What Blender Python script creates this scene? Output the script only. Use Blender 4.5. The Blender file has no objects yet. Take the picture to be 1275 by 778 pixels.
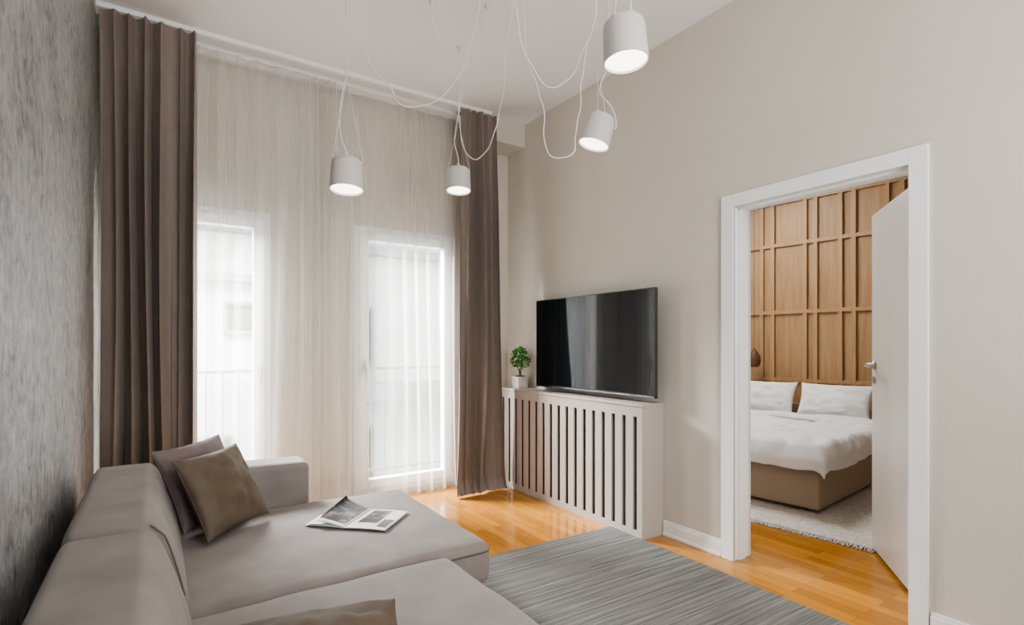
import bpy, bmesh, math, random
from mathutils import Vector, Matrix, noise
R = math.radians
C = bpy.context.scene.collection
random.seed(7)
try:
    bpy.context.scene.view_settings.look = 'AgX - Medium High Contrast'
except Exception: pass

# ------------------------------------------------------------------ camera
H = 1.27; F = 666.0; YAW = R(33.6)
cam = bpy.data.cameras.new('camera'); co = bpy.data.objects.new('camera', cam); C.objects.link(co)
co.location = (0, 0, H); co.rotation_euler = (R(90), 0, -YAW)
cam.sensor_width = 36; cam.lens = F/1275*36; cam.shift_y = 41/1275; cam.clip_start = 0.02
bpy.context.scene.camera = co
def P(px, py, d):
    u = (px-637.5)/F; v = (430-py)/F
    return Vector((d*(math.sin(YAW)+math.cos(YAW)*u), d*(math.cos(YAW)-math.sin(YAW)*u), H+d*v))

# ------------------------------------------------------------------ materials
def mat(name, col, rough=0.6, metal=0.0, bump=0, bscale=50, var=0, vscale=8, sheen=0, spec=0.5, emit=0, stretch=(1,1,1)):
    m = bpy.data.materials.new(name); m.use_nodes = True
    nt = m.node_tree; b = nt.nodes['Principled BSDF']
    b.inputs['Base Color'].default_value = (*col, 1); b.inputs['Roughness'].default_value = rough
    b.inputs['Metallic'].default_value = metal; b.inputs['Specular IOR Level'].default_value = spec
    if sheen:
        b.inputs['Sheen Weight'].default_value = sheen; b.inputs['Sheen Roughness'].default_value = 0.4
        b.inputs['Sheen Tint'].default_value = (1, .95, .92, 1)
    if emit:
        b.inputs['Emission Color'].default_value = (1, .93, .82, 1); b.inputs['Emission Strength'].default_value = emit
    if bump or var:
        tc = nt.nodes.new('ShaderNodeTexCoord'); mp = nt.nodes.new('ShaderNodeMapping')
        mp.inputs['Scale'].default_value = stretch
        nt.links.new(tc.outputs['Object'], mp.inputs['Vector'])
    if var:
        n = nt.nodes.new('ShaderNodeTexNoise'); n.inputs['Scale'].default_value = vscale; n.inputs['Detail'].default_value = 4
        nt.links.new(mp.outputs[0], n.inputs['Vector'])
        r = nt.nodes.new('ShaderNodeValToRGB')
        r.color_ramp.elements[0].position = .3; r.color_ramp.elements[1].position = .7
        r.color_ramp.elements[0].color = (*[c*(1-var) for c in col], 1)
        r.color_ramp.elements[1].color = (*[min(1, c*(1+var)) for c in col], 1)
        nt.links.new(n.outputs['Fac'], r.inputs['Fac']); nt.links.new(r.outputs['Color'], b.inputs['Base Color'])
    if bump:
        n2 = nt.nodes.new('ShaderNodeTexNoise'); n2.inputs['Scale'].default_value = bscale; n2.inputs['Detail'].default_value = 3
        nt.links.new(mp.outputs[0], n2.inputs['Vector'])
        bp = nt.nodes.new('ShaderNodeBump'); bp.inputs['Strength'].default_value = bump; bp.inputs['Distance'].default_value = 0.01
        nt.links.new(n2.outputs['Fac'], bp.inputs['Height']); nt.links.new(bp.outputs['Normal'], b.inputs['Normal'])
    return m

m_wall = mat('beige_paint', (.625, .585, .525), .85, bump=.04, bscale=60, var=.02, vscale=3)
m_wall2 = mat('bedroom_paint', (.66, .61, .55), .85, bump=.04)
m_ceil = mat('ceiling_paint', (.80, .82, .83), .9, bump=.02)
m_white = mat('white_lacquer', (.88, .89, .89), .35, bump=.01)
m_frame = mat('window_plastic', (.88, .885, .89), .35, bump=.01)
m_cab = mat('beige_lacquer', (.50, .448, .412), .5, bump=.02, bscale=90)
m_cabshade = mat('cabinet_inside_shade', (.19, .18, .175), .8, bump=.02)  # dark tone stands in for the shade inside the cabinet
m_sofa = mat('taupe_velvet', (.225, .200, .187), .9, bump=.16, bscale=700, var=.13, vscale=6, sheen=.12)
m_pipe = mat('taupe_piping', (.11, .095, .088), .85, bump=.1, bscale=600)
m_drape = mat('brown_drape', (.255, .212, .188), .85, bump=.1, bscale=700, var=.05, vscale=12, sheen=.18)
m_mauve = mat('mauve_satin', (.155, .118, .120), .6, bump=.1, bscale=500, sheen=.05)
m_brown = mat('olive_brown_satin', (.100, .075, .053), .6, bump=.12, bscale=500, spec=.4, var=.12, vscale=14)
m_lamp = mat('matte_white_metal', (.58, .56, .54), .45, bump=.01)
m_cord = mat('white_cable', (.74, .74, .73), .5, bump=.01)
m_diff = mat('lit_diffuser', (.9, .88, .82), .4, emit=4.0, bump=.01)
m_black = mat('black_plastic', (.012, .012, .013), .3, bump=.01)
m_screen = mat('dark_glass', (.006, .009, .012), .05, spec=.5)
m_silver = mat('brushed_metal', (.50, .50, .49), .3, metal=1, bump=.02)
m_dmetal = mat('dark_metal_edge', (.16, .16, .165), .35, metal=1, bump=.02)
m_conc = mat('concrete', (.52, .47, .42), .8, bump=.3, bscale=80, var=.1, vscale=30)
m_soil = mat('soil', (.04, .025, .015), .95, bump=.8, bscale=150)
m_stem = mat('bark', (.16, .10, .06), .85, bump=.5, bscale=80)
m_leaf = mat('leaf', (.055, .20, .03), .4, var=.5, vscale=40)
m_paper = mat('paper', (.70, .70, .69), .35, bump=.01)
m_sheet = mat('white_linen', (.84, .845, .85), .8, bump=.15, bscale=12, sheen=.1)
m_bed = mat('beige_upholstery', (.39, .31, .23), .8, bump=.1, bscale=400)
m_brug = mat('cream_pile', (.72, .69, .64), .95, bump=1.0, bscale=60, var=.2, vscale=40)
m_rattan = mat('brown_shade', (.12, .06, .03), .6, bump=.4, bscale=60)
m_fac = mat('white_render', (.56, .59, .595), .9, bump=.05)
m_fac2 = mat('grey_render', (.22, .24, .25), .9, bump=.05)
m_rail = mat('grey_metal', (.16, .17, .175), .5, bump=.01)
m_outg = mat('outside_glass', (.02, .028, .03), .1)

def parquet():
    m = mat('oak_parquet', (.5, .2, .05), .14, spec=.6); nt = m.node_tree; b = nt.nodes['Principled BSDF']
    tc = nt.nodes.new('ShaderNodeTexCoord'); mp = nt.nodes.new('ShaderNodeMapping'); mp.inputs['Rotation'].default_value = (0, 0, R(90))
    nt.links.new(tc.outputs['Object'], mp.inputs['Vector'])
    br = nt.nodes.new('ShaderNodeTexBrick'); br.inputs['Scale'].default_value = 1
    br.inputs['Brick Width'].default_value = .50; br.inputs['Row Height'].default_value = .07
    br.inputs['Mortar Size'].default_value = .0010; br.offset = .37; br.inputs['Bias'].default_value = 0
    br.inputs['Color1'].default_value = (.60, .28, .052, 1); br.inputs['Color2'].default_value = (.42, .18, .031, 1)
    br.inputs['Mortar'].default_value = (.20, .08, .012, 1)
    nt.links.new(mp.outputs[0], br.inputs['Vector'])
    mp2 = nt.nodes.new('ShaderNodeMapping'); mp2.inputs['Scale'].default_value = (40, 3, 1)
    nt.links.new(tc.outputs['Object'], mp2.inputs['Vector'])
    n = nt.nodes.new('ShaderNodeTexNoise'); n.inputs['Scale'].default_value = 1.5; n.inputs['Detail'].default_value = 5
    nt.links.new(mp2.outputs[0], n.inputs['Vector'])
    r = nt.nodes.new('ShaderNodeValToRGB'); r.color_ramp.elements[0].color = (.68, .62, .56, 1); r.color_ramp.elements[1].color = (1.18, 1.18, 1.18, 1)
    nt.links.new(n.outputs['Fac'], r.inputs['Fac'])
    mx = nt.nodes.new('ShaderNodeMixRGB'); mx.blend_type = 'MULTIPLY'; mx.inputs['Fac'].default_value = .8
    nt.links.new(br.outputs['Color'], mx.inputs['Color1']); nt.links.new(r.outputs['Color'], mx.inputs['Color2'])
    nt.links.new(mx.outputs['Color'], b.inputs['Base Color'])
    bp = nt.nodes.new('ShaderNodeBump'); bp.inputs['Strength'].default_value = .15; bp.inputs['Distance'].default_value = .002; bp.invert = True
    nt.links.new(br.outputs['Fac'], bp.inputs['Height']); nt.links.new(bp.outputs['Normal'], b.inputs['Normal'])
    return m
m_floor = parquet()

def panel_wood(name, c1, c2):
    m = mat(name, c1, .5); nt = m.node_tree; b = nt.nodes['Principled BSDF']
    tc = nt.nodes.new('ShaderNodeTexCoord'); mp = nt.nodes.new('ShaderNodeMapping'); mp.inputs['Scale'].default_value = (14, 14, 1.1)
    nt.links.new(tc.outputs['Object'], mp.inputs['Vector'])
    n = nt.nodes.new('ShaderNodeTexNoise'); n.inputs['Scale'].default_value = 1.8; n.inputs['Detail'].default_value = 6; n.inputs['Distortion'].default_value = .6
    nt.links.new(mp.outputs[0], n.inputs['Vector'])
    r = nt.nodes.new('ShaderNodeValToRGB'); r.color_ramp.elements[0].position = .3; r.color_ramp.elements[1].position = .7
    r.color_ramp.elements[0].color = (*c2, 1); r.color_ramp.elements[1].color = (*c1, 1)
    nt.links.new(n.outputs['Fac'], r.inputs['Fac']); nt.links.new(r.outputs['Color'], b.inputs['Base Color'])
    return m
m_panel = panel_wood('oak_panel', (.45, .29, .155), (.34, .205, .10))
m_batten = panel_wood('oak_batten', (.48, .31, .17), (.38, .235, .12))

def stucco():
    m = mat('grey_stucco', (.3, .3, .3), .5); nt = m.node_tree; b = nt.nodes['Principled BSDF']
    tc = nt.nodes.new('ShaderNodeTexCoord')
    mp = nt.nodes.new('ShaderNodeMapping'); mp.inputs['Scale'].default_value = (1, 1.0, .8); nt.links.new(tc.outputs['Object'], mp.inputs['Vector'])
    n = nt.nodes.new('ShaderNodeTexNoise'); n.inputs['Scale'].default_value = 22; n.inputs['Detail'].default_value = 12; n.inputs['Roughness'].default_value = .72
    n.inputs['Distortion'].default_value = .5
    nt.links.new(mp.outputs[0], n.inputs['Vector'])
    big = nt.nodes.new('ShaderNodeTexNoise'); big.inputs['Scale'].default_value = 4.0; big.inputs['Detail'].default_value = 6
    nt.links.new(mp.outputs[0], big.inputs['Vector'])
    mm = nt.nodes.new('ShaderNodeMath'); mm.operation = 'MULTIPLY_ADD'; mm.inputs[1].default_value = .25; nt.links.new(big.outputs['Fac'], mm.inputs[0])
    m2 = nt.nodes.new('ShaderNodeMath'); m2.operation = 'MULTIPLY'; m2.inputs[1].default_value = .75; nt.links.new(n.outputs['Fac'], m2.inputs[0]); nt.links.new(m2.outputs[0], mm.inputs[2])
    r = nt.nodes.new('ShaderNodeValToRGB'); e = r.color_ramp.elements
    e[0].position = .36; e[0].color = (.12, .12, .12, 1); e[1].position = .62; e[1].color = (.46, .462, .465, 1)
    x = e.new(.46); x.color = (.28, .28, .28, 1)
    nt.links.new(mm.outputs[0], r.inputs['Fac']); nt.links.new(r.outputs['Color'], b.inputs['Base Color'])
    bp = nt.nodes.new('ShaderNodeBump'); bp.inputs['Strength'].default_value = .95; bp.inputs['Distance'].default_value = .016
    nt.links.new(n.outputs['Fac'], bp.inputs['Height']); nt.links.new(bp.outputs['Normal'], b.inputs['Normal'])
    b.inputs['Metallic'].default_value = .2; b.inputs['Roughness'].default_value = .42
    return m
m_stucco = stucco()

def rugmat():
    m = mat('grey_weave', (.3, .3, .28), .95); nt = m.node_tree; b = nt.nodes['Principled BSDF']
    tc = nt.nodes.new('ShaderNodeTexCoord'); mp = nt.nodes.new('ShaderNodeMapping'); mp.inputs['Scale'].default_value = (1.6, 150, 1)
    nt.links.new(tc.outputs['Object'], mp.inputs['Vector'])
    n = nt.nodes.new('ShaderNodeTexNoise'); n.inputs['Scale'].default_value = 1.6; n.inputs['Detail'].default_value = 2; n.inputs['Roughness'].default_value = .6
    nt.links.new(mp.outputs[0], n.inputs['Vector'])
    mp2 = nt.nodes.new('ShaderNodeMapping'); mp2.inputs['Scale'].default_value = (.4, 40, 1); nt.links.new(tc.outputs['Object'], mp2.inputs['Vector'])
    n2 = nt.nodes.new('ShaderNodeTexNoise'); n2.inputs['Scale'].default_value = 1.2; n2.inputs['Detail'].default_value = 1; nt.links.new(mp2.outputs[0], n2.inputs['Vector'])
    av = nt.nodes.new('ShaderNodeMix'); av.data_type = 'FLOAT'; av.inputs[0].default_value = .35
    nt.links.new(n.outputs['Fac'], av.inputs[2]); nt.links.new(n2.outputs['Fac'], av.inputs[3])
    r = nt.nodes.new('ShaderNodeValToRGB'); e = r.color_ramp.elements
    e[0].position = .36; e[0].color = (.062, .062, .057, 1); e[1].position = .66; e[1].color = (.28, .275, .255, 1)
    x = e.new(.50); x.color = (.158, .156, .145, 1)
    nt.links.new(av.outputs[0], r.inputs['Fac']); nt.links.new(r.outputs['Color'], b.inputs['Base Color'])
    bp = nt.nodes.new('ShaderNodeBump'); bp.inputs['Strength'].default_value = .12; bp.inputs['Distance'].default_value = .002
    nt.links.new(av.outputs[0], bp.inputs['Height']); nt.links.new(bp.outputs['Normal'], b.inputs['Normal'])
    return m
m_rug = rugmat()

def sheermat():
    m = bpy.data.materials.new('sheer_voile'); m.use_nodes = True; nt = m.node_tree
    for n in list(nt.nodes): nt.nodes.remove(n)
    o = nt.nodes.new('ShaderNodeOutputMaterial'); t = nt.nodes.new('ShaderNodeBsdfTransparent')
    tr = nt.nodes.new('ShaderNodeBsdfTranslucent'); tr.inputs[0].default_value = (.92, .905, .87, 1)
    d = nt.nodes.new('ShaderNodeBsdfDiffuse'); d.inputs[0].default_value = (.92, .905, .87, 1)
    a = nt.nodes.new('ShaderNodeMixShader'); a.inputs[0].default_value = .58
    nt.links.new(tr.outputs[0], a.inputs[1]); nt.links.new(d.outputs[0], a.inputs[2])
    lw = nt.nodes.new('ShaderNodeLayerWeight'); lw.inputs['Blend'].default_value = .34
    mr = nt.nodes.new('ShaderNodeMapRange'); mr.inputs['To Min'].default_value = .25; mr.inputs['To Max'].default_value = .62
    nt.links.new(lw.outputs['Facing'], mr.inputs['Value'])
    mx = nt.nodes.new('ShaderNodeMixShader'); nt.links.new(mr.outputs[0], mx.inputs[0])
    nt.links.new(t.outputs[0], mx.inputs[1]); nt.links.new(a.outputs[0], mx.inputs[2]); nt.links.new(mx.outputs[0], o.inputs[0])
    return m
m_sheer = sheermat()
def glassmat():
    m = bpy.data.materials.new('clear_pane'); m.use_nodes = True; nt = m.node_tree
    for n in list(nt.nodes): nt.nodes.remove(n)
    o = nt.nodes.new('ShaderNodeOutputMaterial'); t = nt.nodes.new('ShaderNodeBsdfTransparent'); g = nt.nodes.new('ShaderNodeBsdfGlossy')
    g.inputs['Roughness'].default_value = .02
    mx = nt.nodes.new('ShaderNodeMixShader'); mx.inputs[0].default_value = .05
    nt.links.new(t.outputs[0], mx.inputs[1]); nt.links.new(g.outputs[0], mx.inputs[2]); nt.links.new(mx.outputs[0], o.inputs[0])
    return m
m_glass = glassmat()
def printmat():
    m = mat('printed_photo', (.2, .2, .2), .3); nt = m.node_tree; b = nt.nodes['Principled BSDF']
    tc = nt.nodes.new('ShaderNodeTexCoord'); n = nt.nodes.new('ShaderNodeTexNoise'); n.inputs['Scale'].default_value = 22; n.inputs['Detail'].default_value = 3
    nt.links.new(tc.outputs['Object'], n.inputs['Vector'])
    r = nt.nodes.new('ShaderNodeValToRGB'); e = r.color_ramp.elements; e[0].position = .50; e[0].color = (.012, .012, .013, 1); e[1].position = .72; e[1].color = (.30, .23, .2, 1)
    nt.links.new(n.outputs['Fac'], r.inputs['Fac']); nt.links.new(r.outputs['Color'], b.inputs['Base Color'])
    return m
m_print = printmat()

# ------------------------------------------------------------------ helpers
def worg(p):
    v = Vector((0, 0, 0))
    while p: v += p.location; p = p.parent
    return v
def obj(name, bm, m, parent=None, smooth=False, local=False, autosm=None):
    if parent and not local: bmesh.ops.translate(bm, verts=bm.verts, vec=-worg(parent))
    bmesh.ops.recalc_face_normals(bm, faces=bm.faces)
    me = bpy.data.meshes.new(name); bm.to_mesh(me); bm.free()
    for k in (m if isinstance(m, (list, tuple)) else [m]): me.materials.append(k)
    if smooth or autosm:
        me.polygons.foreach_set('use_smooth', [True]*len(me.polygons))
        if autosm: me.set_sharp_from_angle(angle=R(autosm))
    o = bpy.data.objects.new(name, me); C.objects.link(o)
    if parent: o.parent = parent
    return o
def tag(o, label, cat, group=None):
    o['label'] = label; o['category'] = cat
    if group: o['group'] = group
    return o
def thing(name, label, cat, loc=(0, 0, 0), rotz=0, group=None):
    o = bpy.data.objects.new(name, None); C.objects.link(o); o.location = loc; o.rotation_euler = (0, 0, rotz); o.empty_display_size = .1
    return tag(o, label, cat, group)
def struct(name, bm, m, parent=None, **k):
    o = obj(name, bm, m, parent, **k)
    if not parent: o['kind'] = 'structure'
    return o
def box(bm, x0, x1, y0, y1, z0, z1, bev=0):
    r = bmesh.ops.create_cube(bm, size=1)
    vs = r['verts']
    for v in vs:
        v.co = Vector((x0 if v.co.x < 0 else x1, y0 if v.co.y < 0 else y1, z0 if v.co.z < 0 else z1))
    if bev:
        es = list({e for v in vs for e in v.link_edges})
        bmesh.ops.bevel(bm, geom=es, offset=bev, segments=2, affect='EDGES', profile=.5)
def B(*a, **k):
    bm = bmesh.new(); box(bm, *a, **k); return bm
def ring(bm, x0, x1, z0, z1, y0, y1, w, bev=0):
    box(bm, x0, x0+w, y0, y1, z0, z1, bev); box(bm, x1-w, x1, y0, y1, z0, z1, bev)
    box(bm, x0+w, x1-w, y0, y1, z0, z0+w, bev); box(bm, x0+w, x1-w, y0, y1, z1-w, z1, bev)
def smoothpts(pts, n=8):
    pts = [Vector(p) for p in pts]; q = [pts[0]*2-pts[1]]+pts+[pts[-1]*2-pts[-2]]; out = []
    for i in range(1, len(q)-2):
        a, b, c, d = q[i-1], q[i], q[i+1], q[i+2]
        for k in range(n):
            t = k/n
            out.append(.5*((2*b)+(c-a)*t+(2*a-5*b+4*c-d)*t*t+(3*b-a-3*c+d)*t**3))
    out.append(pts[-1]); return out
def tube(bm, pts, r, n=8, closed=False, taper=None):
    pts = [Vector(p) for p in pts]; N = len(pts); rings = []; up = None
    for i, p in enumerate(pts):
        a = pts[i-1] if (i or closed) else pts[0]; b = pts[(i+1) % N] if (i < N-1 or closed) else pts[-1]
        t = (b-a).normalized()
        if up is None: up = t.orthogonal().normalized()
        up = (up-t*up.dot(t)).normalized(); s = t.cross(up)
        rr = r if not taper else r*(1+(taper-1)*i/(N-1))
        rings.append([bm.verts.new(p+(up*math.cos(2*math.pi*k/n)+s*math.sin(2*math.pi*k/n))*rr) for k in range(n)])
    for i in range(N if closed else N-1):
        A = rings[i]; Bq = rings[(i+1) % N]
        for k in range(n): bm.faces.new((A[k], A[(k+1) % n], Bq[(k+1) % n], Bq[k]))
    if not closed: bm.faces.new(rings[0]); bm.faces.new(rings[-1])
def lathe(bm, prof, n=40, M=None):
    rings = []
    for r, z in prof:
        if r < 1e-5: rings.append([bm.verts.new((0, 0, z))])
        else: rings.append([bm.verts.new((r*math.cos(2*math.pi*k/n), r*math.sin(2*math.pi*k/n), z)) for k in range(n)])
    for a, b in zip(rings, rings[1:]):
        for k in range(n):
            if len(a) == 1: bm.faces.new((a[0], b[k], b[(k+1) % n]))
            elif len(b) == 1: bm.faces.new((a[k], a[(k+1) % n], b[0]))
            else: bm.faces.new((a[k], a[(k+1) % n], b[(k+1) % n], b[k]))
    if M:
        for rg in rings:
            for v in rg: v.co = M @ v.co
def rbox(bm, x0, x1, y0, y1, z0, z1, r, fn=None, n=10):
    lo = Vector((x0, y0, z0)); hi = Vector((x1, y1, z1))
    def ax(a, b, m=n):
        rr = min(r, (b-a)/2.001)
        l = [a+rr*k/4 for k in range(5)]; l += [a+rr+(b-a-2*rr)*k/m for k in range(1, m)]; l += [b-rr+rr*k/4 for k in range(5)]
        return l
    A = [ax(x0, x1), ax(y0, y1), ax(z0, z1, 4)]; D = {}
    def V(p):
        k = tuple(round(c, 5) for c in p)
        if k in D: return D[k]
        p = Vector(p); q = Vector([min(max(p[i], lo[i]+min(r, (hi[i]-lo[i])/2.001)), hi[i]-min(r, (hi[i]-lo[i])/2.001)) for i in range(3)])
        d = p-q
        if d.length > 1e-7: p = q+d.normalized()*r
        if fn: p = fn(p)
        D[k] = bm.verts.new(p); return D[k]
    for ax_ in range(3):
        i, j = [k for k in range(3) if k != ax_]
        for e in (lo[ax_], hi[ax_]):
            for a, b in zip(A[i], A[i][1:]):
                for c, d in zip(A[j], A[j][1:]):
                    q = []
                    for s, t in ((a, c), (b, c), (b, d), (a, d)):
                        p = [0, 0, 0]; p[ax_] = e; p[i] = s; p[j] = t; q.append(V(p))
                    if len(set(q)) == 4: bm.faces.new(q)
def RB(*a, **k):
    bm = bmesh.new(); rbox(bm, *a, **k); return bm

# ------------------------------------------------------------------ room shell
XL, XR, YB, ZC = -.31, 2.84, 4.35, 3.31
XW = 2.98
YF = -1.8
bm = bmesh.new(); box(bm, XL-.1, XR+.06, YF-.1, YB+.24, -.1, 0); box(bm, XR+.06, 8, YF-.1, 5.4, -.1, 0)
struct('floor', bm, m_floor)
bm = bmesh.new(); box(bm, XL-.1, XR+.06, YF-.1, YB+.25, ZC, ZC+.15); box(bm, XR+.06, 8, YF-.1, 5.4, ZC, ZC+.15)
struct('ceiling', bm, m_ceil)
struct('trim_3', B(XL-.5, XR+.1, YB+.25, 4.85, -.25, -.06), m_fac)
struct('wall_left', B(XL-.2, XL, YF-.1, YB+.3, 0, ZC), m_stucco)
struct('wall_front', B(XL-.2, 8, YF-.2, YF, 0, ZC), m_wall)
DY0, DY1, DZ = 1.02, 1.90, 2.085
bm = bmesh.new()
box(bm, XR, XW, YF, DY0-.02, 0, ZC); box(bm, XR, XW, DY1+.02, YB+1.0, 0, ZC); box(bm, XR, XW, DY0-.02, DY1+.02, DZ+.02, ZC)
struct('wall_right', bm, m_wall)
W = [(-.20, .715), (1.34, 2.265)]; WZ0, WZ1 = .04, 2.255
bm = bmesh.new()
box(bm, XL, W[0][0], YB, YB+.25, 0, ZC); box(bm, W[0][1], W[1][0], YB, YB+.25, 0, ZC); box(bm, W[1][1], XR, YB, YB+.25, 0, ZC)
for a, b in W: box(bm, a, b, YB, YB+.25, WZ1, ZC); box(bm, a, b, YB, YB+.25, 0, WZ0)
struct('wall_back', bm, m_wall)
struct('trim_1', B(2.45, XR, 4.06, YB, 3.10, ZC), m_wall)          # soffit box over the corner
def baseboard(name, y0, y1):
    bm = bmesh.new(); box(bm, XR-.016, XR, y0, y1, 0, .085, .003); box(bm, XR-.011, XR, y0, y1, .085, .1, .003)
    box(bm, XR-.022, XR, y0, y1, 0, .02, .003)
    struct(name, bm, m_white)
baseboard('baseboard_right', 1.985, 2.425); baseboard('baseboard_right_near', YF, .94)
baseboard('baseboard_right_far', 4.2, YB)
bm = bmesh.new(); box(bm, W[0][1]+.03, W[1][0]-.03, YB-.016, YB, 0, .1, .003); struct('baseboard_back', bm, m_white)

# door frame (trim) and jamb
bm = bmesh.new()
for y0, y1 in ((DY0-.075, DY0), (DY1, DY1+.08)): box(bm, XR-.02, XR, y0, y1, 0, DZ+.075, .003)
box(bm, XR-.02, XR, DY0, DY1, DZ, DZ+.075, .003)
for y0, y1 in ((DY0-.075, DY0), (DY1, DY1+.08)): box(bm, XW, XW+.02, y0, y1, 0, DZ+.075, .003)
box(bm, XW, XW+.02, DY0, DY1, DZ, DZ+.075, .003)
box(bm, XR-.01, XW+.01, DY0-.02, DY0, 0, DZ, .002); box(bm, XR-.01, XW+.01, DY1, DY1+.02, 0, DZ, .002); box(bm, XR-.01, XW+.01, DY0-.02, DY1+.02, DZ, DZ+.02, .002)
box(bm, XR+.03, XW-.05, DY1-.012, DY1, 0, DZ, .002); box(bm, XR+.03, XW-.05, DY0, DY1, DZ-.012, DZ, .002)
struct('trim_2', bm, m_white)
# door leaf
dr = bpy.data.objects.new('door_1', None); C.objects.link(dr); dr['kind'] = 'structure'
dr.location = (XW+.05, DY0+.012, 0); dr.rotation_euler = (0, 0, R(36.5))
LW = .84
obj('leaf', B(0, LW, -.04, 0, .02, 2.075, bev=.002), m_white, dr, local=True)
HZ = 1.15
for side in (1, -1):
    y = 0 if side > 0 else -.04
    bm = bmesh.new()
    lathe(bm, [(0, 0), (.027, 0), (.027, .010), (.012, .012), (.011, .05), (0, .05)], 24, Matrix.Translation((LW-.06, y, HZ)) @ Matrix.Rotation(R(-90*side), 4, 'X'))
    tube(bm, smoothpts([(LW-.06, y+side*.042, HZ), (LW-.08, y+side*.052, HZ), (LW-.13, y+side*.054, HZ), (LW-.20, y+side*.052, HZ-.002)]), .011, 10)
    obj('door_handle', bm, m_silver, dr, smooth=True, local=True)
    bm = bmesh.new(); lathe(bm, [(0, 0), (.024, 0), (.024, .007), (.006, .008), (0, .006)], 24, Matrix.Translation((LW-.06, y, HZ-.09)) @ Matrix.Rotation(R(-90*side), 4, 'X'))
    obj('keyhole_plate', bm, m_silver, dr, autosm=40, local=True)
for z in (.25, 1.85):
    bm = bmesh.new(); lathe(bm, [(0, -.045), (.008, -.045), (.008, .045), (0, .045)], 14, Matrix.Translation((-.008, -.006, z)))
    obj('hinge', bm, m_silver, dr, autosm=40, local=True)

# windows
for i, (a, b) in enumerate(W):
    w = bpy.data.objects.new('window_%d' % (i+1), None); C.objects.link(w); w['kind'] = 'structure'; w.location = ((a+b)/2, YB+.05, WZ0)
    bm = bmesh.new(); ring(bm, a, b, WZ0, WZ1, YB-.005, YB+.07, .055, .003); obj('window_frame', bm, m_frame, w)
    bm = bmesh.new(); ring(bm, a+.045, b-.045, WZ0+.045, WZ1-.045, YB-.025, YB+.055, .075, .006); s = obj('sash', bm, m_frame, w)
    obj('pane', B(a+.115, b-.115, YB+.01, YB+.02, WZ0+.115, WZ1-.115), m_glass, s)
    hx = (b-.08) if i == 0 else (a+.08)
    bm = bmesh.new(); box(bm, hx-.014, hx+.014, YB-.035, YB-.024, 1.06, 1.14, .003)
    tube(bm, smoothpts([(hx, YB-.03, 1.10), (hx, YB-.06, 1.10), (hx, YB-.068, 1.08), (hx, YB-.068, .98)]), .009, 8)
    obj('window_handle', bm, m_silver, s, smooth=False)

# ------------------------------------------------------------------ curtains
ZT = ZC-.03
def curtain(x0, x1, yc, z0, z1, folds, amp, seed, nx, nz, flare=0.0, pinch=.5, gather=None, puddle=0, zbot=.015, ztop=ZT, irr=1.0, drift=.22, hf=1.0):
    rnd = random.Random(seed); ph = [rnd.uniform(0, 6.28) for _ in range(8)]
    bm = bmesh.new(); rows = []
    for j in range(nz+1):
        z = z0+(z1-z0)*j/nz; t = (z-zbot)/(ztop-zbot); row = []
        e = max(0, min(1, (1-t)/.35)); e = e*e*(3-2*e)
        for i in range(nx+1):
            s = i/nx; g = gather(s) if gather else s
            x = x0+(x1-x0)*g
            f = 2*math.pi*folds*(s+irr*.014*math.sin(5*s+ph[0]))+irr*(.7*math.sin(9*s+ph[1])+hf*.45*math.sin(23*s+ph[5]))+drift*math.sin(2.2*t+5*s+ph[2])*(1-t)*2+drift*.8*math.sin(5*t+11*s+ph[7])*(1-t)
            A = amp*(pinch+(1-pinch)*e)*(1+irr*(.28*math.sin(9.3*s+ph[3])+.18*math.sin(17*s+1.2*t+ph[4])+hf*.1*math.sin(41*s+ph[6])))
            y = yc+A*math.sin(f)+hf*A*.22*math.sin(2*f+ph[6]+1.5*t)
            x += hf*amp*.18*math.sin(2*f+.4)*(.5+.5*e)+flare*(s-.5)*(1-t)**3
            zz = z
            if puddle and t < .05:
                k = 1-t/.05; y -= puddle*k*k*(.6+.4*math.sin(f)); zz = z+.012*k*math.sin(f)*(1-k)
            row.append(bm.verts.new((x, y, zz)))
        rows.append(row)
    for a, b in zip(rows, rows[1:]):
        for i in range(nx): bm.faces.new((a[i], a[i+1], b[i+1], b[i]))
    return bm
def mkcurtain(nm, label, cat, group, x0, x1, yc, m, **k):
    t = thing(nm, label, cat, ((x0+x1)/2, yc, .012), group=group)
    bm = curtain(x0, x1, yc, .015, ZT-.05, **k); obj('fabric', bm, m, t, smooth=True)
    k2 = dict(k); k2['nz'] = 2
    bm = curtain(x0, x1, yc, ZT-.05, ZT-.001, **k2); obj('heading_tape', bm, m, t, smooth=True)
    return t
mkcurtain('drape', 'brown heavy drape beside the grey stucco wall, left of both windows', 'curtain', 'brown drapes',
          -.285, .215, 4.00, m_drape, folds=6, amp=.058, seed=3, nx=260, nz=50, pinch=.5, irr=1.5, drift=1.0, hf=.7)
mkcurtain('drape', 'brown heavy drape in the corner beside the slatted cabinet', 'curtain', 'brown drapes',
          2.14, 2.50, 4.00, m_drape, folds=5, amp=.052, seed=11, nx=260, nz=70, flare=.15, pinch=.45, puddle=.09, irr=1.5, drift=1.0, hf=.7)
mkcurtain('sheer_curtain', 'white sheer curtain over the left window, next to the left brown drape', 'curtain', 'white sheers',
          -.05, 1.17, 4.165, m_sheer, folds=12, amp=.031, seed=5, nx=460, nz=60, flare=.07, irr=1.8, drift=.9, hf=.3, puddle=.03, gather=lambda s: s*1.35 if s < .58 else .783+(s-.58)*.5167)
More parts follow.
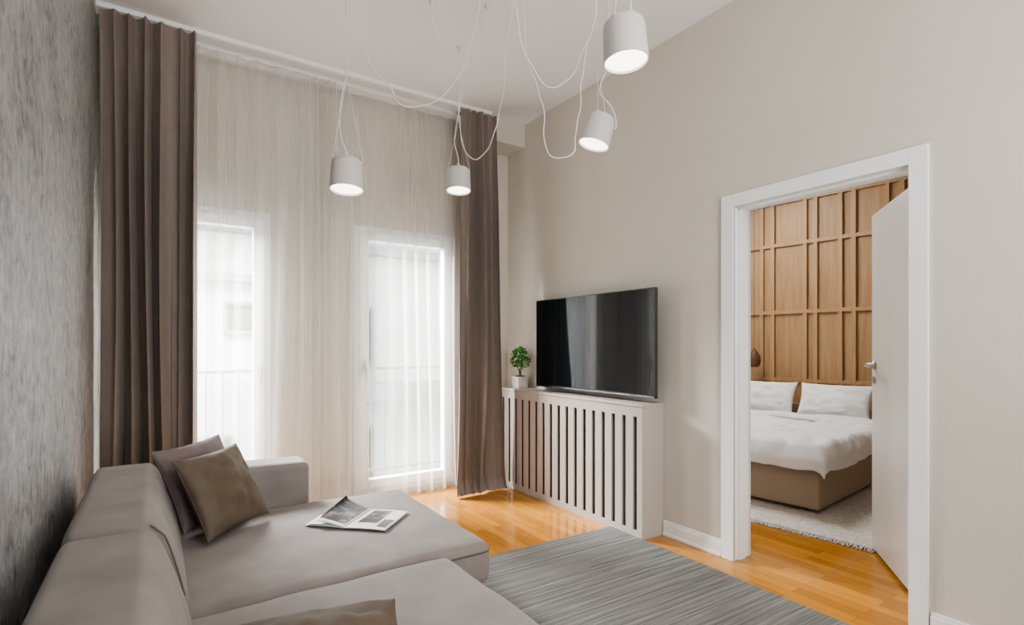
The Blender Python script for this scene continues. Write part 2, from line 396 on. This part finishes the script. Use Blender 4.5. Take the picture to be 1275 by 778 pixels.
mkcurtain('sheer_curtain', 'white sheer curtain over the window nearest the cabinet', 'curtain', 'white sheers',
          .91, 2.24, 4.255, m_sheer, folds=12, amp=.028, seed=8, nx=460, nz=60, flare=-.03, irr=1.8, drift=.9, hf=.3, puddle=.03, gather=lambda s: (s*.45 if s < .34 else .153+(s-.34)*1.2833))
t = thing('curtain_rail', 'white ceiling curtain rail running above drapes and sheers', 'curtain rail', (1.1, 4.1, ZC-.03))
obj('rail', B(XL+.01, 2.44, 3.985, 4.015, ZT, ZC, bev=.003), m_white, t)
obj('rail', B(XL+.01, 2.44, 4.15, 4.27, ZT, ZC, bev=.003), m_white, t)

# ------------------------------------------------------------------ outside
t = thing('opposite_building', 'pale rendered building seen across the street through the sheers', 'building', (2, 10, -6))
obj('wall', B(-4, 2.7, 9.3, 11, -6, 9), m_fac, t); obj('wall', B(2.7, 10, 10.2, 11, -6, 9), m_fac, t)
for z in (2.25, 3.0): obj('ledge', B(-4, 2.8, 9.12, 9.35, z, z+.12), m_fac2, t)
obj('ledge', B(2.9, 10, 9.6, 10.25, .25, .55), m_fac2, t)
obj('ledge', B(2.9, 10, 9.9, 10.25, 3.0, 3.15), m_fac2, t)
for x0, x1, z0, z1, y in ((.85, 1.4, 1.45, 1.95, 9.27), (.4, 1.0, -1.2, -.1, 9.27), (3.0, 3.5, .9, 2.0, 10.17), (3.0, 3.5, -1.6, -.3, 10.17), (5.2, 6.0, .9, 2.4, 10.17)):
    bm = bmesh.new(); ring(bm, x0, x1, z0, z1, y-.05, y+.03, .05); w = obj('window', bm, m_fac2, t); obj('pane', B(x0+.04, x1-.04, y-.01, y+.01, z0+.04, z1-.04), m_outg, w)
for i, (a, b) in enumerate(W):
    t = thing('balcony_railing', 'grey metal railing outside the %s' % ('window beside the left drape' if i == 0 else 'window nearest the cabinet'), 'railing', ((a+b)/2, 4.75, 0), group='balcony railings')
    bm = bmesh.new(); box(bm, a-.1, b+.1, 4.735, 4.765, 1.05, 1.075); obj('top_rail', bm, m_rail, t)
    obj('bottom_rail', B(a-.1, b+.1, 4.74, 4.76, .13, .15), m_rail, t)
    for k in range(10):
        x = a-.06+(b-a+.12)*k/9; obj('baluster', B(x-.005, x+.005, 4.745, 4.755, -.06 if k in (0, 9) else .15, 1.05), m_rail, t)

# ------------------------------------------------------------------ radiator cover cabinet
CX, CY0, CY1, CZ = 2.632, 2.432, 4.17, .885
t = thing('slatted_cabinet', 'low beige radiator cover with vertical slats below the television', 'radiator cover', ((CX+XR)/2, (CY0+CY1)/2, 0))
bm = bmesh.new(); n = 17; L = CY1-CY0; m0 = .045; SW = .064
gap = (L-2*m0-(n-1)*SW)/n
fx0, fx1 = CX, CX+.012
box(bm, fx0, fx1, CY0, CY1, .80, CZ-.018); box(bm, fx0, fx1, CY0, CY1, .0, .05)
box(bm, fx0, fx1, CY0, CY0+m0, .05, .80); box(bm, fx0, fx1, CY1-m0, CY1, .05, .80)
for k in range(n-1):
    y = CY0+m0+gap*(k+1)+SW*k; box(bm, fx0, fx1, y, y+SW, .05, .80)
obj('slatted_front', bm, m_cab, t)
obj('top_panel', B(CX-.006, XR-.003, CY0-.006, CY1+.003, CZ-.018, CZ, bev=.002), m_cab, t)
obj('side_panel', B(CX+.0121, XR-.003, CY0, CY0+.018, 0, CZ-.0181), m_cab, t)
obj('side_panel', B(CX+.0121, XR-.003, CY1-.018, CY1, 0, CZ-.0181), m_cab, t)
obj('shade_block', B(CX+.035, XR-.004, CY0+.02, CY1-.02, .01, CZ-.02), m_cabshade, t)  # dark block behind the slats, painting the shade of the hollow interior

# television
t = thing('television', 'large flat black television on wall above the slatted cabinet', 'television', (2.74, 3.04, .93))
TY0, TY1, TZ0, TZ1 = 2.40, 3.70, .925, 1.65
obj('housing', B(2.712, 2.742, TY0, TY1, TZ0, TZ1, bev=.004), m_black, t)
obj('screen', B(2.7105, 2.7125, TY0+.006, TY1-.006, TZ0+.018, TZ1-.006), m_screen, t)
bm = bmesh.new(); box(bm, 2.7095, 2.7435, TY0-.002, TY1+.002, TZ0-.003, TZ0+.008, .001)
box(bm, 2.7095, 2.7435, TY0-.002, TY0+.001, TZ0, TZ1+.001); box(bm, 2.7095, 2.7435, TY1-.001, TY1+.002, TZ0, TZ1+.001); box(bm, 2.7095, 2.7435, TY0, TY1, TZ1-.001, TZ1+.002)
obj('bezel', bm, m_dmetal, t)
bm = bmesh.new(); box(bm, 2.742, 2.79, TY0+.35, TY1-.35, TZ0+.06, TZ0+.42, .01); obj('back_bulge', bm, m_black, t)
obj('wall_bracket', B(2.79, XR-.001, 2.85, 3.25, 1.10, 1.35, bev=.003), m_black, t)

# plant
px_, py_ = 2.735, 3.985
t = thing('potted_plant', 'small bushy green plant in square concrete pot on the cabinet', 'potted plant', (px_, py_, CZ))
bm = bmesh.new(); s = .058
def fr(p, cx=px_, cy=py_): 
    k = .90+.10*((p.z-CZ)/.105); return Vector((cx+(p.x-cx)*k, cy+(p.y-cy)*k, p.z))
rbox(bm, px_-s, px_+s, py_-s, py_+s, CZ+.001, CZ+.105, .008, fn=fr, n=3); obj('pot', bm, m_conc, t, smooth=True)
bm = bmesh.new(); lathe(bm, [(0, .01), (.04, .006), (.046, 0), (0, 0)], 20, Matrix.Translation((px_, py_, CZ+.106))); obj('soil', bm, m_soil, t)
bm = bmesh.new()
for k in range(5):
    a = k*1.256+.3; e = Vector((px_+.035*math.cos(a), py_+.06*math.sin(a), CZ+.20+.03*(k % 2)))
    tube(bm, smoothpts([(px_+.008*math.cos(a), py_+.008*math.sin(a), CZ+.11), (px_+.012*math.cos(a+1), py_+.012*math.sin(a+1), CZ+.16), e]), .006, 6, taper=.4)
obj('stem', bm, m_stem, t, smooth=True)
bm = bmesh.new(); rnd = random.Random(4)
for k in range(520):
    d = Vector((rnd.gauss(0, 1), rnd.gauss(0, 1), rnd.gauss(0, 1))).normalized(); r = rnd.uniform(.45, 1)**.6
    h = rnd.choice([(0, 0, .285, .065, .095, .062), (0, .045, .245, .05, .055, .045), (0, -.055, .24, .05, .05, .04), (0, 0, .325, .045, .06, .035)])
    p = Vector((px_+h[0]+d.x*h[3]*r, py_+h[1]+d.y*h[4]*r, CZ+h[2]+d.z*h[5]*r))
    a = (d+Vector((rnd.uniform(-.5, .5), rnd.uniform(-.5, .5), rnd.uniform(-.2, .6)))).normalized(); b = a.orthogonal().normalized()
    b = (Matrix.Rotation(rnd.uniform(0, 6.28), 3, a) @ b); c = a.cross(b); l = rnd.uniform(.02, .03)
    v = [bm.verts.new(p), bm.verts.new(p+a*l*.5+b*l*.32+c*.002), bm.verts.new(p+a*l), bm.verts.new(p+a*l*.5-b*l*.32+c*.002)]
    bm.faces.new(v)
obj('foliage', bm, m_leaf, t)

# ------------------------------------------------------------------ rug
t = thing('area_rug', 'grey streaked woven rug between the sofa and slatted cabinet', 'rug', (1.95, 1.2, 0), R(-1.0))
bm = bmesh.new(); rbox(bm, -.66, .66, -2.3, 1.54, .001, .012, .005, n=30); obj('woven_field', bm, m_rug, t, smooth=True, local=True)

# ------------------------------------------------------------------ sofa
t = thing('corner_sofa', 'taupe velvet sectional sofa with chaise along the grey stucco wall', 'sofa', (.4, 2.0, 0))
def crown(x0, x1, y0, y1, a, z=.3):
    def f(p):
        u = (p.x-x0)/(x1-x0)*2-1; v = (p.y-y0)/(y1-y0)*2-1
        if p.z > z: p = p+Vector((0, 0, a*max(0, 1-u**6)*max(0, 1-v**6)+.006*noise.noise(p*3.1)+.004*noise.noise(p*9)))
        return p
    return f
SZ = .425
def seat(x1, y0, y1):
    obj('base', RB(-.22, x1-.02, y0+.01, y1-.01, .055, .24, .025), m_sofa, t, smooth=True)
    c = obj('seat_cushion', RB(.0, x1, y0, y1, .235, SZ-.010, .045, fn=crown(.0, x1, y0, y1, .016), n=20), m_sofa, t, smooth=True)
    bm = bmesh.new(); r = .055; pts = []
    for cx, cy, a0 in ((x1-r, y1-r, 0), (.02+r, y1-r, 90), (.02+r, y0+r, 180), (x1-r, y0+r, 270)):
        for k in range(7): a = R(a0+15*k); pts.append((cx+(r+.0015)*math.cos(a), cy+(r+.0015)*math.sin(a), SZ-.045))
    tube(bm, pts, .0035, 6, closed=True); obj('piping', bm, m_pipe, c, smooth=True)
seat(1.22, 1.985, 3.045)
seat(1.00, .90, 1.975)
def backc(y0, y1, dz=0):
    zt = .725+dz
    def f(p):
        k = max(0, min(1, (p.z-.24)/(zt-.24)))
        w = (p.x+.235)/.355
        p = Vector((p.x-.125*k*w+.02*math.sin(math.pi*k)*w, p.y, p.z))
        v = (p.y-y0)/(y1-y0)*2-1
        if k > .6: p.z += .006*(1-v**4)+.005*noise.noise(p*4)
        return p
    c = obj('back_cushion', RB(-.235, .12, y0, y1, .242, zt, .055, fn=f, n=14), m_sofa, t, smooth=True)
    bm = bmesh.new(); pts = []
    for x, z in ((.075, .47), (.055, .56), (.026, .66), (.004, .692), (-.016, .712+dz)): pts.append((x, y0+.014, z))
    tube(bm, smoothpts(pts), .003, 6); obj('seam', bm, m_pipe, c, smooth=True)
backc(1.99, 3.045); backc(.90, 1.975, -.004)
def fa(p):
    if p.z > .5:
        p = p+Vector((0, 0, .008*math.sin(math.pi*max(0, min(1, (p.x+.235)/.92)))))
    return p
obj('armrest', RB(-.235, .70, 3.05, 3.27, .06, .635, .035, fn=fa, n=10), m_sofa, t, smooth=True)
for x, y in ((-.12, 1.0), (-.12, 1.9), (.88, 1.0), (.88, 1.88), (-.12, 3.12), (1.08, 2.95), (1.08, 2.1), (.55, 3.16)):
    bm = bmesh.new(); lathe(bm, [(0, 0), (.018, 0), (.022, .06), (0, .06)], 16, Matrix.Translation((x, y, 0))); obj('foot', bm, m_black, t, autosm=40)

# cushions
def pillow(nm, label, m, M, w, h, T, seed, cat='cushion', group=None, n=30, seam=True, wr=.016):
    t = thing(nm, label, cat, M.translation[:], group=group); M2 = M.copy()
    bm = bmesh.new(); G = {}
    for sd in (1, -1):
        for i in range(n+1):
            for j in range(n+1):
                u = i/n*2-1; v = j/n*2-1; u = math.sin(u*math.pi/2); v = math.sin(v*math.pi/2)
                edge = i in (0, n) or j in (0, n)
                if edge and sd < 0: G[(i, j, sd)] = G[(i, j, 1)]; continue
                x = w/2*u*(1-.07*(1-v*v)**1.0*abs(u)); y = h/2*v*(1-.07*(1-u*u)*abs(v))
                z = sd*T/2*((max(0, 1-u*u))**.5*(max(0, 1-v*v))**.5)**.85
                if not edge:
                    z += sd*wr*noise.noise(Vector((u*2.2+seed, v*2.2, sd*3)))*(1-u**4)*(1-v**4)+sd*wr*.5*noise.noise(Vector((u*5+seed, v*5, sd)))*(1-abs(u)**8)*(1-abs(v)**8)
                G[(i, j, sd)] = bm.verts.new(M2 @ Vector((x, y, z)))
        for i in range(n):
            for j in range(n):
                q = [G[(i, j, sd)], G[(i+1, j, sd)], G[(i+1, j+1, sd)], G[(i, j+1, sd)]]
                bm.faces.new(q if sd > 0 else q[::-1])
    obj('cover', bm, m, t, smooth=True)
    if seam:
        pts = []
        E = [(i, 0) for i in range(n)]+[(n, j) for j in range(n)]+[(i, n) for i in range(n, 0, -1)]+[(0, j) for j in range(n, 0, -1)]
        for i, j in E:
            u = math.sin((i/n*2-1)*math.pi/2); v = math.sin((j/n*2-1)*math.pi/2)
            pts.append(M2 @ Vector((w/2*u*(1-.07*(1-v*v)*abs(u)), h/2*v*(1-.07*(1-u*u)*abs(v)), 0)))
        bm = bmesh.new(); tube(bm, pts, .0025, 6, closed=True); obj('seam', bm, m, t, smooth=True)
    return t
def frame(bl, ex, ey, w, h):
    ex = Vector(ex).normalized(); ey = Vector(ey); ey = (ey-ex*ey.dot(ex)).normalized(); ez = ex.cross(ey)
    c = Vector(bl)+ex*w/2+ey*h/2
    return Matrix(((ex.x, ey.x, ez.x, c.x), (ex.y, ey.y, ez.y, c.y), (ex.z, ey.z, ez.z, c.z), (0, 0, 0, 1)))
pillow('throw_cushion', 'olive-brown square cushion in front of the mauve cushion', m_brown, frame((.18, 2.555, .448), (.70, .66, .03), (-.12, .13, .33), .375, .375), .375, .375, .13, 2.0, group='throw cushions')
pillow('throw_cushion', 'mauve square cushion behind the olive-brown cushion against sofa back', m_mauve, frame((.10, 2.71, .455), (.72, .60, .05), (-.12, .11, .34), .365, .385), .365, .385, .12, 9.0, group='throw cushions')
_ex = Vector((.975, -.20, 0)).normalized(); _ey = Vector((.20, .975, .16)); _ey = (_ey-_ex*_ey.dot(_ex)).normalized()
_bl = Vector((.325, 1.345, .512))-_ex*.215-_ey*.175
pillow('throw_cushion', 'olive-brown cushion lying flat on the near seat at bottom edge', m_brown, frame(_bl, _ex, _ey, .43, .35), .43, .35, .115, 14.0, group='throw cushions')

# magazine
mz = SZ+.010
t = thing('magazine', 'open glossy magazine lying on the chaise seat', 'magazine', (.81, 2.555, mz), R(45))
def page(side, lift, z0, dark, curl):
    bm = bmesh.new(); nx, ny = 16, 18; V = []
    for i in range(nx+1):
        row = []
        for j in range(ny+1):
            s = i/nx; x = (j/ny-.5)*.28
            y = side*(s*.20-curl*.06*s**3)
            z = z0+lift*math.sin(math.pi*s*.9)*.012+curl*s*s*.058*(.3+.7*j/ny)
            row.append(bm.verts.new((x, y, z)))
        V.append(row)
    for i in range(nx):
        for j in range(ny):
            f = bm.faces.new((V[i][j], V[i+1][j], V[i+1][j+1], V[i][j+1]))
            for (a, b, c, d) in dark:
                if a <= i < b and c <= j < d: f.material_index = 1
    bmesh.ops.recalc_face_normals(bm, faces=bm.faces); bmesh.ops.solidify(bm, geom=bm.faces[:], thickness=.0008)
    return bm
obj('cover', page(1, .2, .002, [], 0), m_paper, t, local=True, smooth=True)
obj('page_block', page(-1, .25, .003, [], 0), m_paper, t, local=True, smooth=True)
obj('right_page', page(-1, .3, .0042, [(2, 10, 5, 17), (11, 15, 2, 9)], 0), [m_paper, m_print], t, local=True, smooth=True)
obj('left_page', page(1, .5, .004, [(0, 16, 8, 18)], .2), [m_paper, m_print], t, local=True, smooth=True)
obj('turned_page', page(1, 1.2, .005, [(1, 16, 2, 18)], 1.0), [m_paper, m_print], t, local=True, smooth=True)

# ------------------------------------------------------------------ pendant lamps
def pendant(label, px, py, d, tilt, az, cables, bail=.30):
    c = P(px, py, d); Rm = Matrix.Rotation(az, 4, 'Z') @ Matrix.Rotation(tilt, 4, 'X')
    M = Matrix.Translation(c) @ Rm
    t = thing('pendant_lamp', label, 'pendant lamp', c[:], group='white pendant lamps on looping cables')
    hb, ht, rb, rt = -.078, .078, .083, .077
    prof = [(rb-.004, hb+.012), (rb-.004, hb), (rb, hb), (rt+.001, ht-.025), (rt-.003, ht-.012), (rt-.012, ht-.002), (rt-.025, ht+.001), (.02, ht+.004), (0, ht+.004)]
    bm = bmesh.new(); lathe(bm, prof, 56, M); obj('lamp_shade', bm, m_lamp, t, autosm=35)
    bm = bmesh.new(); lathe(bm, [(0, hb+.006), (rb-.006, hb+.010), (rb-.006, hb+.016), (0, hb+.016)], 48, M); obj('diffuser', bm, m_diff, t, autosm=35)
    bm = bmesh.new(); lathe(bm, [(0, .0), (.012, .0), (.010, .018), (.006, .03), (0, .03)], 16, M @ Matrix.Translation((0, .03, ht+.002))); obj('cable_grip', bm, m_lamp, t, autosm=35)
    top = c+Vector((0, 0, .08+bail)); bm = bmesh.new()
    for sx in (1, -1):
        tube(bm, [M @ Vector((sx*.077, 0, .03)), M @ Vector((sx*.075, 0, ht)), top], .0014, 6)
    tube(bm, [top, (c.x, c.y, ZC-.004)], .0017, 6); obj('suspension_cord', bm, m_cord, t, smooth=True)
    hk = [(c.x, c.y)]
    for ci, cb in enumerate(cables):
        pts = []
        for q in cb:
            if q == 'G': pts.append(M @ Vector((0, .03, ht+.03)))
            else: pts.append(P(*q))
        e = pts[-1].copy(); pts.append(Vector((e.x, e.y, ZC-.004))); hk.append((e.x, e.y))
        if cb[0] != 'G' and cb[0][1] < 0:
            e = pts[0].copy(); pts.insert(0, Vector((e.x, e.y, ZC-.004))); hk.append((e.x, e.y))
        sp = smoothpts(pts, 12); N = len(sp)
        for i, p in enumerate(sp):
            k = min(1, i/6, (N-1-i)/6)
            sp[i] = p+k*Vector((.028*noise.noise(p*7+Vector((ci*3+px, 0, 0))), .028*noise.noise(p*7+Vector((0, ci*5+px, 9))), .016*noise.noise(p*8)))
        bm = bmesh.new(); tube(bm, sp, .0030, 8); obj('cable', bm, m_cord, t, smooth=True)
    for x, y in hk:
        bm = bmesh.new(); lathe(bm, [(0, -.03), (.006, -.028), (.012, -.01), (.014, 0), (0, 0)], 14, Matrix.Translation((x, y, ZC-.0005)))
        obj('ceiling_hook', bm, m_lamp, t, autosm=40)
    l = bpy.data.lights.new('lamp_light', 'SPOT'); l.energy = 8; l.spot_size = R(120); l.spot_blend = .8; l.color = (1, .88, .72); l.shadow_soft_size = .05
    lo = bpy.data.objects.new('lamp_light', l); C.objects.link(lo); lo.matrix_world = M @ Matrix.Translation((0, 0, hb-.02))
pendant('white pendant lamp nearest the camera, highest and largest in view', 778, 52, 1.99, R(4), R(200),
        [['G', (790, -30, 2.0), (800, -90, 2.05)],
         [(742, -60, 2.35), (743, 5, 2.3), (735, 35, 2.3), (722, 62, 2.3), (712, 90, 2.3), (693, 107, 2.3), (672, 100, 2.3), (660, 78, 2.3), (645, 45, 2.3), (637, 10, 2.3), (634, -50, 2.3)]])
pendant('white tilted pendant lamp close to the beige wall, below the largest lamp', 744, 163, 2.83, R(16), R(60),
        [['G', (766, 158, 2.86), (760, 135, 2.86), (751, 112, 2.86), (754, 80, 2.86), (757, 45, 2.86), (757, -40, 2.86)],
         [(653, -150, 2.7), (655, 20, 2.7), (660, 75, 2.7), (671, 130, 2.72), (675, 170, 2.73), (682, 193, 2.74), (699, 198, 2.76), (715, 192, 2.78), (717, 165, 2.8), (724, 110, 2.8), (730, 60, 2.8), (742, 20, 2.8), (746, -60, 2.8)]])
pendant('white pendant lamp hanging lowest, over the chaise in front of the sheers', 432, 218, 2.70, R(6), R(150),
        [['G', (424, 150, 2.72), (428, 90, 2.72), (431, 20, 2.72), (433, -60, 2.72)],
         [(433, -70, 2.7), (438, 10, 2.72), (447, 50, 2.74), (462, 82, 2.76), (485, 108, 2.8), (497, 130, 2.83), (522, 133, 2.86), (550, 123, 2.88), (572, 95, 2.9), (585, 60, 2.9), (598, 10, 2.88), (600, -60, 2.85)]], bail=.42)
pendant('small-looking white pendant lamp in front of the corner drape, farthest away', 571, 224, 3.65, R(6), R(150),
        [['G', (566, 160, 3.62), (574, 115, 3.5), (560, 88, 3.4), (552, 60, 3.3), (540, 30, 3.25), (539, 0, 3.2), (536, -60, 3.15)],
         [(573, 112, 3.6), (571, 150, 3.6), (580, 185, 3.6), (590, 198, 3.55), (606, 188, 3.5), (614, 160, 3.45), (627, 110, 3.35), (632, 60, 3.25), (636, 20, 3.2), (634, -50, 3.1)],
         [(573, 108, 3.5), (588, 84, 3.4), (589, 60, 3.35), (600, 25, 3.3), (606, -30, 3.2)]])

# ------------------------------------------------------------------ bedroom
BA = R(6.5); P0 = Vector((4.084, 2.053, 0))
def bthing(nm, label, cat, group=None): return thing(nm, label, cat, P0[:], BA, group)
w = bpy.data.objects.new('wall_bedroom', None); C.objects.link(w); w['kind'] = 'structure'; w.location = P0; w.rotation_euler = (0, 0, BA)
obj('panelling', B(2.2, 2.35, -2.6, 3.2, 0, ZC), m_panel, w, local=True)
bm = bmesh.new(); y = -2.55; seq = [.13, .30, .13, .25, .11, .36]; k = 0
while y < 3.15:
    box(bm, 2.170, 2.2, y-.021, y+.021, 0, ZC); y += seq[k % 6]; k += 1
for z in (.10, .87, 1.66, 2.45, 2.95): box(bm, 2.172, 2.2, -2.6, 3.2, z-.021, z+.021)
obj('battens', bm, m_batten, w, local=True)
struct('wall_bedroom_near', B(XW, 7.2, -.5, -.35, 0, ZC), m_wall2)
struct('wall_bedroom_far', B(XW, 7.2, 5.15, 5.3, 0, ZC), m_wall2)
t = bthing('bed', 'double bed with beige upholstered base seen through the doorway', 'bed')
obj('bed_base', RB(-.02, 2.10, -.02, 1.80, .045, .345, .02), m_bed, t, smooth=True, local=True)
obj('headboard', RB(2.10, 2.15, -.02, 1.82, .045, .62, .02), m_bed, t, smooth=True, local=True)
obj('mattress', RB(.03, 2.08, .03, 1.77, .347, .455, .05), m_sheet, t, smooth=True, local=True)
for x, y_ in ((.1, .1), (.1, 1.7), (2.0, .1), (2.0, 1.7)):
    bm = bmesh.new(); lathe(bm, [(0, .017), (.02, .017), (.025, .05), (0, .05)], 14, Matrix.Translation((x, y_, 0))); obj('foot', bm, m_black, t, local=True)
t = bthing('duvet', 'white rumpled duvet spread over the double bed', 'duvet')
bm = bmesh.new(); n1, n2 = 90, 94; V = []
for i in range(n1+1):
    row = []
    for j in range(n2+1):
        s = -.18+(1.66+.18)*i/n1; q = -.18+(2.16)*j/n2
        ds = max(0, -s); dq = max(0, -q); dq2 = max(0, q-1.80)
        dr_ = math.sqrt(ds*ds+dq*dq+dq2*dq2)
        a = max(s, 0)-.055*min(1, ds*12)-.10*ds; b = min(max(q, 0), 1.80)-.055*min(1, dq*12)-.06*dq+.045*min(1, dq2*12)
        wv = .022*noise.noise(Vector((s*3.1+1, q*2.4, 0)))+.045*abs(noise.noise(Vector((s*5+q*3, q*4.5-s*2, 2))))+.032*abs(noise.noise(Vector((s*9-q*6, q*9, 5))))
        fl = max(0, 1-dr_*8)
        z = .495+wv*(.35+.65*fl)-dr_*(.78+.25*noise.noise(Vector((s*1.5, q*1.5, 3))))-.02*min(1, dr_*15)
        if dr_ > 0: a -= .025*noise.noise(Vector((q*5, 1, 0)))*min(1, ds*6); b -= .025*noise.noise(Vector((s*5, 4, 0)))*min(1, dq*6)
        row.append(bm.verts.new((a, b, z)))
    V.append(row)
for i in range(n1):
    for j in range(n2): bm.faces.new((V[i][j], V[i+1][j], V[i+1][j+1], V[i][j+1]))
bmesh.ops.recalc_face_normals(bm, faces=bm.faces); bmesh.ops.solidify(bm, geom=bm.faces[:], thickness=-.02)
obj('quilted_cover', bm, m_sheet, t, smooth=True, local=True)
bm = bmesh.new(); rbox(bm, 1.38, 1.66, -.03, 1.83, .52, .565, .022, fn=lambda p: p+Vector((.03*noise.noise(p*2), 0, .018*noise.noise(p*4))), n=16)
obj('folded_edge', bm, m_sheet, t, smooth=True, local=True)
RB_ = Matrix.Translation(P0) @ Matrix.Rotation(BA, 4, 'Z')
for lab, b0 in (('white bed pillow on the right, next to the open door', .19), ('white bed pillow on the left, next to the door frame', .93)):
    M = RB_ @ frame((1.83, b0, .50), (0, 1, 0), (.16, 0, .36), .70, .39)
    pillow('bed_pillow', lab, m_sheet, M, .70, .39, .18, b0*7, cat='pillow', group='white bed pillows', wr=.035)
t = bthing('shaggy_rug', 'cream shaggy rug under the foot of the bed', 'rug')
bm = bmesh.new(); rbox(bm, -.45, 1.9, -.85, 2.5, .001, .015, .006, n=60)
for v in bm.verts:
    if v.co.z > .01: v.co.z += .004*noise.noise(v.co*30)
obj('pile', bm, m_brug, t, smooth=True, local=True)
bm = bmesh.new(); rnd = random.Random(2)
for k in range(300):
    y = -.85+3.35*k/300+rnd.uniform(-.004, .004)
    tube(bm, [(-.445, y, .012), (-.47-rnd.uniform(0, .01), y+rnd.uniform(-.006, .006), .009), (-.495-rnd.uniform(0, .015), y+rnd.uniform(-.012, .012), .005)], .0042, 5)
obj('fringe', bm, m_brug, t, local=True)
c = P(939, 447, 6.35)
t = thing('bedside_pendant', 'small brown pendant light hanging beside the headboard', 'pendant lamp', c[:])
SM = Matrix.Translation(c) @ Matrix.Scale(.85, 4)
bm = bmesh.new(); lathe(bm, [(.012, .15), (.02, .13), (.05, .095), (.08, .03), (.088, -.03), (.075, -.08), (.045, -.11), (.043, -.108), (.07, -.075), (.082, -.03), (.074, .03), (.045, .088), (.01, .145)], 28, SM); obj('lamp_shade', bm, m_rattan, t, smooth=True)
bm = bmesh.new(); tube(bm, [(c.x, c.y, c.z+.11), (c.x, c.y, ZC-.002)], .003, 6); obj('cord', bm, m_rattan, t, smooth=True)
bm = bmesh.new(); bmesh.ops.create_uvsphere(bm, u_segments=16, v_segments=10, radius=.03, matrix=Matrix.Translation(c+Vector((0, 0, -.03)))); obj('bulb', bm, m_white, t, smooth=True)

# ------------------------------------------------------------------ lights
def area(nm, loc, target, size, en, col=(1, 1, 1), sy=None):
    l = bpy.data.lights.new(nm, 'AREA'); l.energy = en; l.size = size; l.color = col
    if sy: l.shape = 'RECTANGLE'; l.size_y = sy
    o = bpy.data.objects.new(nm, l); C.objects.link(o); o.location = loc
    o.rotation_euler = (Vector(target)-Vector(loc)).to_track_quat('-Z', 'Y').to_euler()
area('room_fill', (1.1, -1.0, 3.2), (.8, 2.4, .9), 1.6, 58, (1, .985, .96))  # added fill behind the camera, not a lamp of the room
area('ceiling_bounce_fill', (1.3, -1.1, 1.3), (1.0, 1.9, 3.3), 1.4, 70, (1, .995, .985))  # added unseen uplight that brightens the ceiling
area('sky_light', (-.4, 7.0, 4.1), (1.5, 4.2, 1.2), 2.4, 4600, (.97, .99, 1))
area('bedroom_fill', (4.6, 3.4, 3.25), (4.6, 2.6, 0), 1.4, 100, (1, .98, .95))  # added overhead fill, out of sight, to brighten the bedroom
wd = bpy.data.worlds.new('world'); bpy.context.scene.world = wd; wd.use_nodes = True
bg = wd.node_tree.nodes['Background']; bg.inputs[0].default_value = (.94, .975, 1, 1); bg.inputs[1].default_value = 2.8
